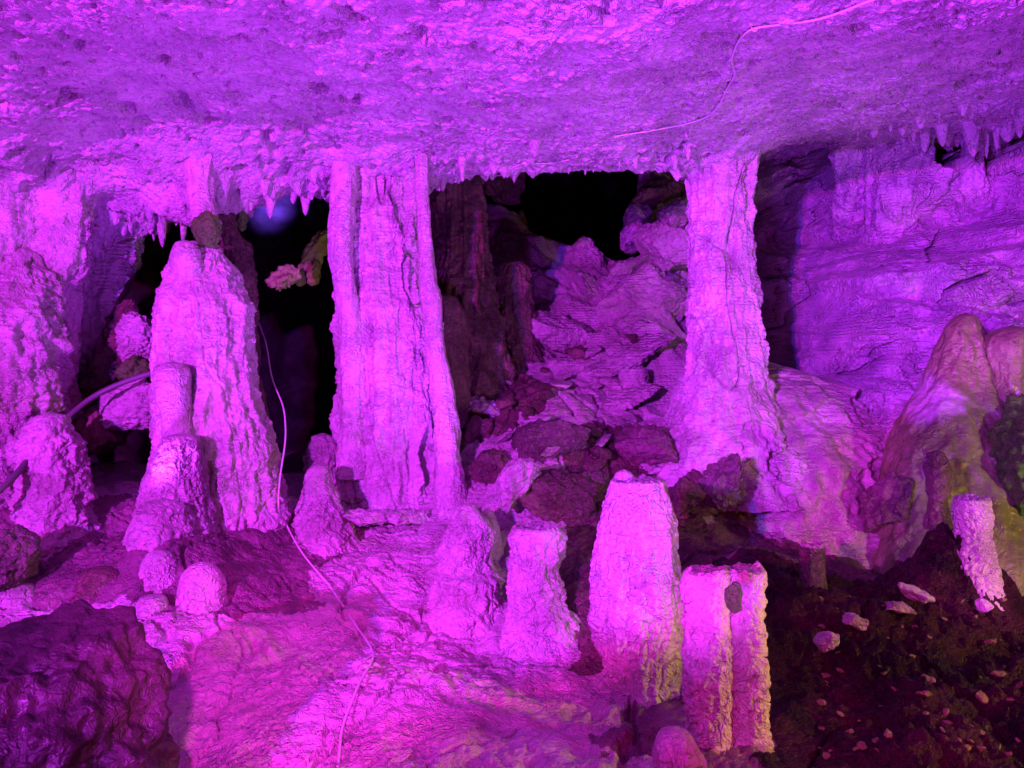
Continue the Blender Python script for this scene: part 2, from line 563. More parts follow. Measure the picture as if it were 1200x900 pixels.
# ==================================================================== COLUMNS AND STALAGMITES
# central column
c = column('flowstone_column', [(448, 120, 4.95, 66), (447, 190, 4.95, 60), (446, 250, 4.95, 53), (450, 330, 4.93, 55), (458, 400, 4.9, 60),
                                (462, 470, 4.88, 64), (466, 540, 4.85, 66), (470, 590, 4.8, 70), (474, 640, 4.7, 96), (474, 700, 4.6, 120)],
           M_CALC, n=420, m=560, sec=[(0, 0, 0.82), (-0.62, -0.25, 0.42), (0.55, -0.3, 0.42), (-0.05, -0.5, 0.5), (0.3, -.45, .45)], flute=0.035, ffreq=7, rough=0.030,
           lump=0.010, lfreq=22, ell=(1, 0.8), seed=1, rill=0.012, base=(474, 612, 4.45), part='shaft', slot=.08)
tag(c, 'thick pale fluted column joining floor and ceiling beside the middle dark opening', 'column')
column('flowstone_rib', [(403, 170, 4.72, 16), (402, 230, 4.68, 15), (399, 290, 4.66, 14), (404, 335, 4.68, 13), (412, 380, 4.72, 14), (415, 470, 4.72, 16), (412, 560, 4.66, 18)],
       M_CALC, n=90, m=260, flute=0.012, ffreq=14, rough=0.015, seed=2, parent=c)
column('flowstone_rib', [(494, 180, 4.6, 8), (497, 260, 4.6, 8), (502, 330, 4.6, 10), (505, 352, 4.6, 12), (510, 400, 4.62, 11), (520, 470, 4.6, 13), (528, 560, 4.5, 16), (533, 620, 4.4, 22)],
       M_CALC, n=80, m=280, flute=0.014, ffreq=15, rough=0.016, seed=3, parent=c)

# right column with its apron
c = column('flowstone_column', [(846, 130, 5.1, 62), (845, 185, 5.1, 44), (843, 230, 5.1, 37), (845, 300, 5.1, 39), (846, 350, 5.08, 42), (847, 385, 5.05, 45), (848, 430, 5.0, 48),
                                (846, 470, 4.98, 60), (850, 520, 4.98, 88), (852, 580, 4.95, 125)],
           M_CALC, n=300, m=480, flute=0.026, ffreq=8, rough=0.022, lump=0.008, lfreq=20, seed=4, rill=0.012, part='shaft', slot=.05,
           sec=[(0, 0, 0.95), (-.4, -.35, .5), (.42, -.3, .5)])
tag(c, 'slender pale column on a wide apron, left of the brown shadowed recess', 'column')
column('flowstone_apron', [(880, 428, 5.55, 30), (895, 452, 5.5, 85), (905, 500, 5.45, 130), (915, 560, 5.4, 175), (922, 620, 5.35, 205), (925, 700, 5.3, 225)],
       M_FLOW, n=420, m=340, flute=0.07, ffreq=3.2, rough=0.05, rfreq=5, seed=5, parent=c, rill=0.01, lump=0.008, lfreq=14, sq=0.3, ell=(1, 0.95))

# tall cone on the left
c = column('cone_stalagmite', [(236, 282, 4.4, 4), (238, 288, 4.4, 20), (240, 305, 4.4, 30), (240, 335, 4.4, 44), (240, 362, 4.4, 56), (240, 420, 4.4, 58), (244, 470, 4.38, 62), (254, 520, 4.36, 68), (262, 570, 4.33, 70), (266, 610, 4.3, 78), (266, 680, 4.25, 95)],
           M_CALC, n=320, m=460, flute=0.022, ffreq=8, rough=0.024, lump=0.006, lfreq=24, seed=6, rill=0.014, part='shaft', slot=.018,
           sec=[(0, 0, .94), (-.3, -.4, .55), (.45, -.2, .52)], base=(262, 615, 4.0))
tag(c, 'tall broad pale cone stalagmite standing between the two left dark openings', 'stalagmite')
column('knob', [(217, 282, 4.22, 3), (217, 286, 4.22, 12), (217, 298, 4.22, 17), (220, 316, 4.24, 18), (226, 340, 4.3, 16)], M_CALC, n=90, m=70, flute=0.004, rough=0.012, seed=7, parent=c)
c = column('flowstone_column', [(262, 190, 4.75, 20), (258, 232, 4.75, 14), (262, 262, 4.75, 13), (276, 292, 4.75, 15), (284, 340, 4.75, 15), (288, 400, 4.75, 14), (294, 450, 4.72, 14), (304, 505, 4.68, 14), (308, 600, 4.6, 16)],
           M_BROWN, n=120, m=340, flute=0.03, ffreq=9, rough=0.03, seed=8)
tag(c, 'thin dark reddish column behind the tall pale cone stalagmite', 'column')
# snapped stalactite above the cone
c = column('broken_stalactite', [(232, 175, 4.45, 26), (235, 225, 4.42, 15), (239, 248, 4.4, 14), (242, 262, 4.38, 16), (243, 277, 4.37, 14)], M_CALC, n=110, m=120, flute=0.018, ffreq=12, rough=0.014, seed=9, bot='open', top='open', part='shaft')
tag(c, 'snapped stalactite with an ochre cut face above the tall cone', 'stalactite')
rock('broken_face', 243, 269, 4.28, 0.078, 0.06, 0.098, M_OCHRE_LIT, seed=2, sub=5, cuts=3, rough=0.03, parent=c, fine=0.012)
c = column('broken_stalactite', [(284, 195, 4.8, 12), (283, 225, 4.8, 9), (284, 240, 4.8, 8)], M_BROWN, n=60, m=60, flute=0.008, rough=0.008, seed=10, top='open', part='shaft')
tag(c, 'narrow snapped stalactite with a tan edge, right of the one above the cone', 'stalactite')
rock('broken_face', 285, 253, 4.78, 0.032, 0.03, 0.10, M_OCHRE_LIT, rot=(0, 8, 0), seed=5, sub=4, cuts=3, rough=0.03, parent=c, fine=0.01)
for (px, py0, r, ln, Y, s, lab) in [(186, 175, 14, 52, 4.62, 30, 'blunt pale stalactite at the edge of the left drapery'),
                                    (203, 182, 12, 52, 4.58, 31, 'pale tapered stalactite touching the blunt one by the left drapery'),
                                    (222, 190, 12, 56, 4.5, 32, 'knobbly pale stalactite left of the snapped ochre one'),
                                    (258, 200, 13, 42, 4.55, 33, 'short stalactite on the right side of the snapped ochre one'),
                                    (308, 205, 9, 24, 4.7, 34, 'small nub stalactite right of the narrow snapped one')]:
    c = column('stalactite', [(px, py0, Y, r * 1.5), (px, py0 + ln * 0.35, Y, r), (px + 1, py0 + ln * 0.75, Y, r * 0.62), (px + 2, py0 + ln * 0.97, Y, r * 0.3), (px + 2, py0 + ln, Y, 0.5)],
               M_CEIL, n=64, m=90, flute=0.012, ffreq=14, rough=0.012, seed=s, top='open', bot='cap')
    tag(c, lab, 'stalactite')

# left drapery columns
c = column('drapery_column', [(10, 95, 4.6, 170), (12, 150, 4.6, 122), (18, 200, 4.6, 98), (24, 290, 4.6, 88), (10, 350, 4.55, 84), (-2, 400, 4.5, 86), (-10, 450, 4.45, 92), (-20, 520, 4.4, 108), (-40, 700, 4.3, 140)],
           M_CALC, n=420, m=480, flute=0.085, ffreq=2.4, rough=0.018, lump=0.004, lfreq=20, seed=11, slot=.02, sq=0.07,
           sec=[(0, 0, .9), (.62, -.35, .38), (.2, -.62, .45), (-.3, -.6, .5)])
tag(c, 'massive pale draped column filling the left edge under the ceiling', 'column')
c = column('drapery_column', [(118, 120, 4.95, 100), (116, 170, 4.95, 72), (114, 230, 4.95, 56), (110, 290, 4.95, 46), (104, 350, 4.95, 36), (94, 400, 4.92, 32), (88, 450, 4.9, 30), (80, 520, 4.85, 32)],
           M_FLOW, n=300, m=420, flute=0.05, ffreq=4.4, rough=0.03, lump=0.012, lfreq=18, seed=12, slot=.05, sq=0.10)
tag(c, 'rough magenta drapery narrowing downwards beside the left black opening', 'column')
c = column('flow_bulge', [(30, 290, 4.35, 6), (26, 320, 4.32, 30), (16, 370, 4.28, 54), (8, 430, 4.25, 66), (0, 500, 4.2, 66), (-10, 560, 4.15, 78), (-30, 650, 4.05, 104)],
           M_FLOW, n=260, m=300, flute=0.03, ffreq=5, rough=0.04, seed=13, rill=0.014, base=(40, 600, 3.9))
tag(c, 'rounded rippled flowstone bulge below the left draped column', 'flowstone')
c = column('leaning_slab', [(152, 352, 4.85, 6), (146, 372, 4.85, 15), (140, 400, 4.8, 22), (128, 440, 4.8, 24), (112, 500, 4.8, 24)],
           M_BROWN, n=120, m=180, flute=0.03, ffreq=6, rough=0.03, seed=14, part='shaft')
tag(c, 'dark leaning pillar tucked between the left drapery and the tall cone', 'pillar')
rock('cap', 158, 398, 4.7, 0.13, 0.12, 0.15, M_FLOW, seed=15, sub=6, cuts=5, parent=c)
c = rock('broken_block', 160, 432, 4.62, 0.11, 0.1, 0.10, M_OCHRE_LIT, seed=16, sub=5, cuts=8)
tag(c, 'small ochre broken block beside the grey conduit, left of the tall cone', 'rock')
c = rock('fallen_log', 166, 478, 4.5, 0.25, 0.13, 0.165, M_FLOW, rot=(0, -22, 8), seed=17, sub=6, cuts=9, boxy=0.5)
tag(c, 'chunky fallen block bridging the gap left of the tall cone', 'rock')
c = rock('fallen_log', 118, 505, 4.6, 0.15, 0.16, 0.16, M_BROWN, seed=18, sub=5, cuts=9)
tag(c, 'dark brown block in shadow behind the left rough stalagmite', 'rock')

# stalagmites: (label, profile, material, opts)
ST = [
    ('rough pale stalagmite at far left with a dark crumbling foot', [(62, 484, 4.0, 3), (62, 487, 4.0, 14), (60, 505, 4.0, 26), (60, 530, 4.0, 34), (62, 570, 3.97, 38), (62, 615, 3.92, 43), (62, 660, 3.85, 56)],
     M_FLOW, dict(flute=.012, rough=.03, lump=.02, lfreq=24), (62, 645, 3.7)),
    ('slim smooth stalagmite fused to the left side of the tall cone', [(202, 424, 4.05, 3), (202, 427, 4.05, 15), (201, 440, 4.05, 21), (203, 465, 4.05, 20), (207, 490, 4.05, 17), (210, 520, 4.05, 18)],
     M_FLOW, dict(flute=.005, rough=.008), None),
    ('round topped stalagmite below the slim one at the cone foot', [(212, 508, 3.95, 3), (212, 511, 3.95, 16), (210, 530, 3.95, 27), (206, 570, 3.93, 36), (204, 615, 3.9, 46), (204, 660, 3.85, 60)],
     M_FLOW, dict(flute=.016, rough=.02), (204, 630, 3.7)),
    ('squat magenta dome in front of the tall cone foot', [(190, 584, 3.75, 4), (190, 588, 3.75, 20), (190, 602, 3.75, 33), (190, 630, 3.72, 37), (190, 670, 3.65, 44)],
     M_FLOW, dict(flute=.012, rough=.022), (190, 655, 3.5)),
    ('left one of the paired small pale domes', [(188, 645, 3.5, 3), (188, 648, 3.5, 13), (188, 660, 3.5, 20), (188, 680, 3.48, 25), (188, 712, 3.45, 30)],
     M_CALC, dict(flute=.004, rough=.012), (188, 703, 3.35)),
    ('right one of the paired small pale domes', [(236, 659, 3.4, 3), (236, 662, 3.4, 13), (236, 675, 3.4, 23), (236, 700, 3.38, 27), (236, 732, 3.35, 30)],
     M_CALC, dict(flute=.004, rough=.014), (236, 722, 3.28)),
    ('low shaded dome left of the paired small domes', [(120, 664, 3.5, 3), (120, 667, 3.5, 18), (120, 680, 3.5, 29), (120, 700, 3.48, 34), (120, 730, 3.45, 38)],
     M_BROWN, dict(flute=.006, rough=.015), (120, 706, 3.35)),
    ('small half buried dome touching the paired domes from below', [(178, 697, 3.3, 3), (178, 700, 3.3, 14), (178, 714, 3.3, 20), (178, 740, 3.3, 24)],
     M_FLOW, dict(flute=.004, rough=.01), (178, 722, 3.2)),
    ('low dome behind the dark foreground boulder', [(20, 684, 3.4, 3), (20, 688, 3.4, 18), (20, 702, 3.4, 29), (20, 740, 3.36, 36)],
     M_FLOW, dict(flute=.006, rough=.014), (20, 722, 3.25)),
    ('knobbly stalagmite at the left foot of the thick column', [(374, 543, 4.3, 2), (374, 546, 4.3, 9), (372, 560, 4.3, 14), (373, 580, 4.28, 20), (377, 610, 4.24, 30), (380, 640, 4.2, 40), (380, 690, 4.15, 56)],
     M_FLOW, dict(flute=.014, rough=.03, lump=.01), (380, 655, 3.95)),
    ('small lumpy stalagmite behind the knobbly one, beside the thick column', [(378, 508, 4.8, 3), (379, 512, 4.8, 12), (381, 530, 4.8, 20), (386, 570, 4.8, 26), (388, 620, 4.8, 34)],
     M_FLOW, dict(flute=.02, rough=.03), None),
    ('bulbous two tiered stalagmite below the thick column', [(548, 589, 3.75, 3), (548, 592, 3.75, 11), (548, 610, 3.75, 20), (546, 640, 3.72, 29), (545, 664, 3.7, 31), (547, 674, 3.68, 38), (547, 710, 3.62, 44), (545, 745, 3.55, 50), (540, 790, 3.45, 66)],
     M_CALC, dict(flute=.012, rough=.032, lump=.02, lfreq=20), (545, 752, 3.4)),
    ('small tapered nub behind the bulbous stalagmite', [(572, 596, 3.95, 2), (572, 600, 3.95, 7), (574, 620, 3.95, 12), (576, 660, 3.92, 16), (576, 720, 3.9, 20)],
     M_CALC, dict(flute=.006, rough=.012), None),
    ('dark slim stalagmite in the shadow right of the thick column', [(602, 306, 6.3, 3), (602, 309, 6.3, 13), (602, 325, 6.3, 20), (604, 370, 6.3, 22), (608, 420, 6.25, 28), (612, 480, 6.2, 36)],
     M_BROWN, dict(flute=.02, rough=.03, lump=.012), (610, 448, 6.0)),
    ('pale pointed stalagmite on the crest of the back slope', [(684, 277, 7.7, 2), (684, 281, 7.7, 9), (688, 296, 7.7, 15), (694, 320, 7.7, 22), (700, 360, 7.6, 34)],
     M_FLOW, dict(flute=.02, rough=.04), (694, 325, 7.5)),
    ('thin dark spike on the dim back slope', [(611, 246, 8.6, 1), (611, 250, 8.6, 4), (612, 265, 8.6, 6), (614, 300, 8.6, 12)],
     M_BROWN, dict(flute=.01, rough=.02), (614, 275, 8.3)),
    ('dark encrusted stalagmite on the tan flowstone cone', [(1098, 528, 3.75, 3), (1098, 531, 3.75, 9), (1098, 545, 3.75, 14), (1100, 570, 3.73, 13), (1100, 588, 3.7, 10), (1100, 620, 3.7, 16)],
     M_BROWN, dict(flute=.01, rough=.022, lump=.02, lfreq=26), (1100, 612, 3.55)),
    ('purple lump at the very bottom beside the double stump', [(790, 854, 2.15, 3), (790, 858, 2.15, 16), (792, 875, 2.15, 26), (795, 900, 2.15, 32), (795, 940, 2.15, 36)],
     M_FLOW, dict(flute=.008, rough=.014), (795, 925, 2.1)),
]
for i, (lab, prof, mat, kw, base) in enumerate(ST):
    hp = prof[-1][1] - prof[0][1]; rp = max(p[3] for p in prof)
    o = column('stalagmite', prof, mat, n=int(max(70, rp * 5)), m=int(max(60, hp * 1.3)), seed=40 + i, base=base, **kw)
    tag(o, lab, 'stalagmite')

# sawn stumps
SP = [
    ('stubby stump with a dark flat top in front of the boulders', [(628, 620, 3.45, 29), (628, 630, 3.45, 32), (627, 660, 3.44, 30), (630, 700, 3.42, 33), (636, 745, 3.38, 46), (640, 785, 3.3, 60), (640, 840, 3.2, 84)],
     M_CALC, dict(flute=.012, rough=.03, lump=.014, lfreq=20, ell=(1, .85), tilt=(0.03, -0.05)), (640, 795, 3.1)),
    ('tall fat flat-topped stump, wider at its middle', [(748, 563, 3.0, 33), (748, 572, 3.0, 35), (746, 610, 3.0, 44), (744, 660, 3.0, 52), (745, 710, 2.98, 54), (750, 760, 2.96, 50), (760, 800, 2.94, 46), (768, 840, 2.9, 46)],
     M_CALC, dict(flute=.012, rough=.014, lump=.006, lfreq=34, tilt=(0, -0.02), rim=.008), (765, 835, 2.7)),
    ('small bright knobbly stump by the tan flowstone cone', [(1139, 585, 3.45, 19), (1139, 590, 3.45, 20), (1140, 620, 3.45, 20), (1142, 650, 3.42, 22), (1143, 680, 3.4, 27), (1144, 720, 3.38, 36)],
     M_CALC, dict(flute=.005, rough=.012, lump=.014, lfreq=34), (1144, 694, 3.3)),
    ('dark stub of a snapped stalagmite on the shaded floor', [(952, 640, 3.35, 13), (952, 646, 3.35, 14), (952, 665, 3.33, 14), (952, 700, 3.3, 16)],
     M_DARK, dict(flute=.006, rough=.012), (952, 684, 3.2)),
    ('blocky pale stub standing up on the rubble slope', [(743, 433, 5.7, 16), (743, 440, 5.7, 17), (744, 460, 5.68, 17), (744, 480, 5.65, 20), (744, 520, 5.6, 26)],
     M_FLOW, dict(flute=.02, rough=.02), (744, 490, 5.4)),
    ('brown snapped stub at the foot of the purple wall', [(1023, 503, 4.9, 13), (1023, 508, 4.9, 15), (1025, 525, 4.88, 16), (1026, 550, 4.85, 16), (1026, 600, 4.8, 20)],
     M_BROWN, dict(flute=.016, rough=.02, tilt=(-.3, 0)), None),
]
for i, (lab, prof, mat, kw, base) in enumerate(SP):
    hp = prof[-1][1] - prof[0][1]; rp = max(p[3] for p in prof)
    o = column('broken_stalagmite', prof, mat, n=int(max(80, rp * 5.5)), m=int(max(60, hp * 1.4)), seed=70 + i, base=base, top='cut', **kw)
    tag(o, lab, 'stalagmite')
    if i == 1:
        column('knob', [(731, 551, 3.03, 3), (731, 554, 3.03, 9), (731, 562, 3.03, 13), (731, 572, 3.03, 14)], M_CALC, n=60, m=40, flute=.002, rough=.006, seed=80, parent=o)
# double stump
o = column('broken_stalagmite', [(850, 670, 2.55, 50), (850, 678, 2.55, 51), (850, 720, 2.54, 50), (852, 780, 2.52, 51), (853, 840, 2.5, 52), (853, 960, 2.45, 56)],
           M_CALC, n=300, m=380, sec=[(-.44, -.05, .54), (.5, .08, .47), (0, .1, .36)], flute=.006, ffreq=10, rough=.012, lump=.010, lfreq=34, seed=77, top='cut', ell=(1, .9))
tag(o, 'double-lobed flat-topped stump nearest the bottom edge, half violet half gold', 'stalagmite')
rock('ochre_scar', 861, 700, 2.34, 0.030, 0.02, 0.048, M_OCHRE_LIT, seed=21, sub=4, cuts=3, parent=o, fine=.006)

# smooth tan double cone at the right
c = column('smooth_cone', [(1131, 368, 4.55, 4), (1131, 373, 4.55, 14), (1129, 395, 4.55, 25), (1126, 430, 4.55, 36), (1122, 480, 4.5, 52), (1118, 530, 4.45, 72), (1122, 590, 4.35, 86), (1130, 640, 4.25, 104), (1130, 720, 4.15, 125)],
           M_TAN, n=260, m=380, flute=.03, ffreq=4.5, rough=.02, rfreq=4, seed=90, base=(1130, 690, 3.7), sq=.25, crust=.1)
tag(c, 'smooth tan and violet flowstone cone right of the purple wall', 'stalagmite')
c = column('smooth_cone', [(1186, 382, 4.4, 4), (1186, 387, 4.4, 20), (1186, 405, 4.4, 32), (1188, 440, 4.4, 30), (1182, 490, 4.4, 34), (1176, 540, 4.4, 36), (1172, 600, 4.35, 44), (1172, 680, 4.3, 60)],
           M_TAN, n=180, m=320, flute=.02, ffreq=5, rough=.02, rfreq=4, seed=91, crust=.1)
tag(c, 'round-headed tan cone at the right edge leaning on its wider neighbour', 'stalagmite')
c = rock('rock_bank', 1225, 560, 4.1, 0.28, .4, 0.45, M_OCHRE_LIT, seed=92, sub=6, cuts=8, fine=.03)  # bare rock, no moss; its green tint carries lamplight
tag(c, 'rough ochre rock bank at the right edge under the round-headed cone', 'rock')

# shaded mass right of the thick column
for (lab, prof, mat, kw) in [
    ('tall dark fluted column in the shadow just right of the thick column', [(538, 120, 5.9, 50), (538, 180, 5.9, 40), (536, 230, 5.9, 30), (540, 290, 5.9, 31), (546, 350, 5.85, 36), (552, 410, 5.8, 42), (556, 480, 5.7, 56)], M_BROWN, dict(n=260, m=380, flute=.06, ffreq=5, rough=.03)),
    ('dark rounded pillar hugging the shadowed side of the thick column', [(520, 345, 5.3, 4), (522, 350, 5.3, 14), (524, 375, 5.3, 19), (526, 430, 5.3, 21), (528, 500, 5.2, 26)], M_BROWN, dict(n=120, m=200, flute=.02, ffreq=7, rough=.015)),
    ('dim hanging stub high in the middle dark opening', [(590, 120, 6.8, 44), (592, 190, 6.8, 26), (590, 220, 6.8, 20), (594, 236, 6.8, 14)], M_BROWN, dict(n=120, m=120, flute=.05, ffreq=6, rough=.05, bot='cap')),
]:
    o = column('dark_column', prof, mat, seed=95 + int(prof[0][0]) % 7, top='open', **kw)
    tag(o, lab, 'column')

# ==================================================================== FLOOR
fp = [(200, 900, 2.45), (400, 900, 2.4), (600, 905, 2.35), (720, 900, 2.3), (450, 780, 3.0), (330, 700, 3.55), (450, 650, 4.1), (300, 640, 3.9), (560, 800, 2.95),
      (130, 575, 4.35), (130, 620, 3.95), (300, 760, 3.1), (260, 830, 2.75), (110, 760, 3.0), (700, 500, 5.0), (650, 450, 5.6), (700, 400, 6.5), (700, 350, 7.2), (660, 300, 8.0), (780, 400, 6.3), (780, 330, 7.2),
      (560, 450, 5.8), (560, 400, 6.6), (560, 330, 7.4), (560, 262, 8.6), (620, 290, 8.3), (740, 330, 7.6),
      (820, 480, 5.6), (860, 640, 4.0), (800, 600, 4.3), (930, 660, 3.8), (1000, 700, 3.35), (1060, 680, 3.6), (1100, 800, 2.75), (1190, 880, 2.4), (1000, 850, 2.6), (950, 770, 2.95), (1190, 720, 3.3),
      (750, 880, 2.45), (690, 680, 3.6), (640, 570, 4.3), (600, 530, 4.6), (560, 520, 4.9), (720, 560, 4.45), (900, 880, 2.45),
      (350, 580, 4.8), (250, 560, 4.9), (345, 560, 5.4), (60, 560, 4.6)] + FLOOR_PTS
FP = []
for p in fp:
    a = at(*p); FP.append((a[0], a[1], a[2]))
FP += [(-1.6, 6.6, 0.7), (-2.8, 6.0, 0.8), (-4, 4, 0.7), (-4, 1, 0.3), (-4, -5, 0), (4, -5, 0), (0, -5, -.1), (0, 0.5, 0.05), (4, 1, .3), (-1.4, 1.5, .2), (2.2, 1.2, .25), (-1.5, 9, 0.6),
       (1.2, 9.5, 2.6), (0.4, 10.5, 2.6), (-0.5, 10.5, 2.2), (4.5, 4.5, .7), (0, 13, 1.2), (3.5, 7.5, .8), (-3, 12, 0.5), (4, 12, 1.5), (1.9, 6.8, 1.3), (2.5, 6.5, 1.1)]
f_floor = lookup(tps(FP, 0.006), -8, 8, 420, -7, 15, 560)


def floor_base(x, y):
    z = f_floor(x, y)
    return z


def floor_z(x, y):
    z = floor_base(x, y)
    P = np.stack([x, y, np.zeros_like(x)], -1)
    z += 0.045 * fbm(P * 2.1 + 4, 4, 0.55)
    z += 0.018 * fbm(P * 8 + 1, 4, 0.6)
    # rimstone terraces on the lit flowstone
    w = 0.5 + 0.5 * np.sin(46 * (z + 0.05 * pn(P * 3)) * 1.0)
    lit = sstep(0.5, -0.2, x) * sstep(2.0, 2.4, y) * sstep(6, 5, y)
    z += lit * 0.012 * w
    # broken rubble in the middle and up the slope
    m = np.exp(-((x - 0.35) / 0.75) ** 2 - ((y - 5.0) / 0.9) ** 2)
    f1, f2 = worley(np.stack([x * 3.2, y * 2.6, 0 * x], -1) + 0.3 * pn(P * 5)[:, None], 3)
    z += m * 0.06 * (sstep(0.0, 0.10, f2 - f1) - 0.6)
    m2 = sstep(5.6, 6.3, y) * sstep(-1.0, 0.0, x)
    z += m2 * 0.10 * ridge(P * np.array([1.3, 1.9, 1]) + 2, 4)
    # stony soil at the right
    ms = sstep(0.9, 1.3, x) * sstep(4.2, 3.6, y) * sstep(1.5, 2.0, y)
    f1, _ = worley(P * 16)
    z += ms * (0.016 * np.clip(0.6 - f1, 0, 1) * 2 + 0.045 * fbm(P * 6, 5, 0.6))
    f1, _ = worley(P * 33 + 5)
    z += ms * 0.018 * np.clip(0.6 - f1, 0, 1)
    z -= 0.010 * micro(P * np.array([1, 0.75, 1]), 22)
    z -= 0.05 * sstep(0.022, 0.0, np.abs(pn((P + 0.08 * pn(P * 6)[:, None]) * np.array([1.5, 0.9, 1]) + 23))) * sstep(4.8, 4.2, y)
    # gaps / cracks
    cr = np.abs(pn(P * np.array([1.6, 3.5, 1]) + 77))
    z -= lit * 0.03 * sstep(0.035, 0.0, cr)
    return z


xs = np.concatenate([np.linspace(-8, -3.3, 40, endpoint=False), np.linspace(-3.3, 3.8, 900, endpoint=False), np.linspace(3.8, 8, 40)])
ys = np.concatenate([np.linspace(-7, 2.0, 80, endpoint=False), np.linspace(2.0, 5.4, 560, endpoint=False),
                     np.linspace(5.4, 9.0, 260, endpoint=False), np.linspace(9.0, 15, 40)])
GX, GY = np.meshgrid(xs, ys)
Z = floor_z(GX.ravel(), GY.ravel())
fl = mesh_obj('cave_floor', np.stack([GX.ravel(), GY.ravel(), Z], -1), grid_faces(len(ys), len(xs)), M_FLOOR)
tag(fl, kind='structure')
# soil area gets its own material by face
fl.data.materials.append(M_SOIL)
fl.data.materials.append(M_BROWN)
fl.data.materials.append(M_DIRT_SHADE)
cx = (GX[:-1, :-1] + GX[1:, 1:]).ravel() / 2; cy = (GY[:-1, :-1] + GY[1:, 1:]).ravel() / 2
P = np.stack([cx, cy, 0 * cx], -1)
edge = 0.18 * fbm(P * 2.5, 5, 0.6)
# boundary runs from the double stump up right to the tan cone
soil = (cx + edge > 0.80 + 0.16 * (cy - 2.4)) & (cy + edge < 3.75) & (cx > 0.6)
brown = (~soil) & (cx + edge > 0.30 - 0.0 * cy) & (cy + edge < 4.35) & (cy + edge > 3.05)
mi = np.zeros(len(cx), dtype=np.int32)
mid_shade = (cx + edge > 0.25) & (cx + edge < 1.15) & (cy + edge > 4.3) & (cy + 1.5 * edge < 4.95 + 0.25 * cx)  # middle floor shadow painted in with the brown material
mid_shade |= (np.abs(cx + 0.25 + edge) < 0.42) & (cy + edge > 5.0) & (cy + edge < 5.9)
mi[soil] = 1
mi[brown | mid_shade] = 2
dirt_shade = ((cx + edge < -0.95) & (cy + edge > 3.35) & (cy + edge < 4.3)) | ((~soil) & (~brown) & (cx + 1.6 * edge > 0.42) & (cy + edge < 3.3))  # dirt with shade painted in at left, and the soil border
mi[dirt_shade] = 3
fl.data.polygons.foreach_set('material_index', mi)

# ==================================================================== RIGHT WALL
wp = [(800, 170, 7.5), (870, 180, 7.2), (930, 180, 7.1), (950, 200, 6.7), (1000, 200, 6.2), (1060, 210, 6.0), (1110, 230, 5.7), (1190, 230, 5.3),
      (800, 300, 7.3), (870, 300, 7.2), (935, 300, 7.0), (970, 300, 6.3), (1040, 262, 6.15), (1040, 290, 5.75), (1100, 300, 5.55), (1190, 300, 5.1),
      (820, 400, 7.0), (880, 400, 6.9), (915, 400, 6.5), (950, 400, 6.0), (1020, 400, 5.6), (1070, 400, 5.3), (1150, 380, 5.2), (1210, 370, 5.0),
      (900, 460, 6.5), (960, 480, 5.6), (1030, 490, 5.2), (1090, 480, 5.0), (1000, 560, 5.1), (1060, 560, 4.9), (1180, 520, 4.9), (930, 560, 5.7), (1060, 640, 4.7), (1180, 640, 4.8)]
WP = []
for p in wp:
    a = at(*p); WP.append((a[0], a[2], a[1]))
WP += [(4.5, 2.5, 4.6), (4.5, 1, 4.4), (5.5, 3.3, 4.0), (5.5, 0, 3.8), (1.3, 3.9, 7.6), (4, 3.9, 5.4), (2.5, 3.9, 6.6)]
f_wall = lookup(tps(WP, 0.008), 1.0, 6.2, 200, 0, 4.2, 160)
xs = np.linspace(1.25, 6.0, 640)
zs = np.linspace(0.2, 3.9, 560)
GX, GZ = np.meshgrid(xs, zs)
x = GX.ravel(); z = GZ.ravel()
P = np.stack([x, 0 * x, z], -1)
y = f_wall(x, z)
y += 0.22 * fbm(P * np.array([1.7, 1, 1.5]) + 9, 4, 0.5)
y -= 0.12 * ridge(np.stack([x * 1.1 + z * 0.9, 0 * x, z * 1.9 - x * 0.8], -1) + 4, 3)
y += 0.05 * fbm(P * np.array([8, 1, 2.2]) + 9, 3) * sstep(2.2, 2.7, z)
wf, wf2 = worley(np.stack([x * 2.3 + 0.5 * z, 0 * x, z * 1.7 - 0.4 * x], -1) + 0.35 * pn(P * 2.4)[:, None] * np.array([1, 0, 1]), 4)
y -= 0.42 * np.clip(0.75 - wf, 0, 1) - 0.12
wf, wf2 = worley(np.stack([x * 5.2, 0 * x, z * 3.4], -1) + 0.3 * pn(P * 5)[:, None] * np.array([1, 0, 1]), 14)
y -= 0.15 * np.clip(0.7 - wf, 0, 1)
y -= 0.45 * sstep(2.72, 3.1, z) * sstep(2.5, 2.8, x)
for (bx_, bz_, wx_, wz_, am_) in ((2.75, 1.75, .50, .50, .50), (3.45, 2.2, .6, .32, .40), (2.2, 1.6, .28, .5, .25), (3.0, 2.95, .22, .3, .22), (2.55, 2.75, .18, .3, .2), (3.6, 2.85, .3, .2, .2), (2.5, 1.1, .6, .3, .3)):
    y -= am_ * np.exp(-((x - bx_) / wx_) ** 2 - ((z - bz_) / wz_) ** 2)
y += 0.085 * fbm(P * 4 + 2, 5, 0.62)
ck = P + 0.12 * pn(P * 6)[:, None] * np.array([1, 0, 1])
y += 0.17 * sstep(0.035, 0.0, np.abs(pn(ck * np.array([1.3, 1, 1.9]) + 51)))
y += 0.12 * sstep(0.030, 0.0, np.abs(pn(ck * np.array([3.1, 1, 1.3]) + 31))) * sstep(-0.1, 0.2, pn(P * 1.7 + 13))
y += 0.10 * sstep(0.46, 0.58, pn(ck * np.array([5.5, 1, 5.0]) + 87))
f1, _ = worley(P * np.array([4.5, 1, 3.2]) + 0.25 * pn(P * 4)[:, None], 9)
y -= 0.15 * np.clip(0.62 - f1, 0, 1) * (0.35 + sstep(1.6, 2.4, z))
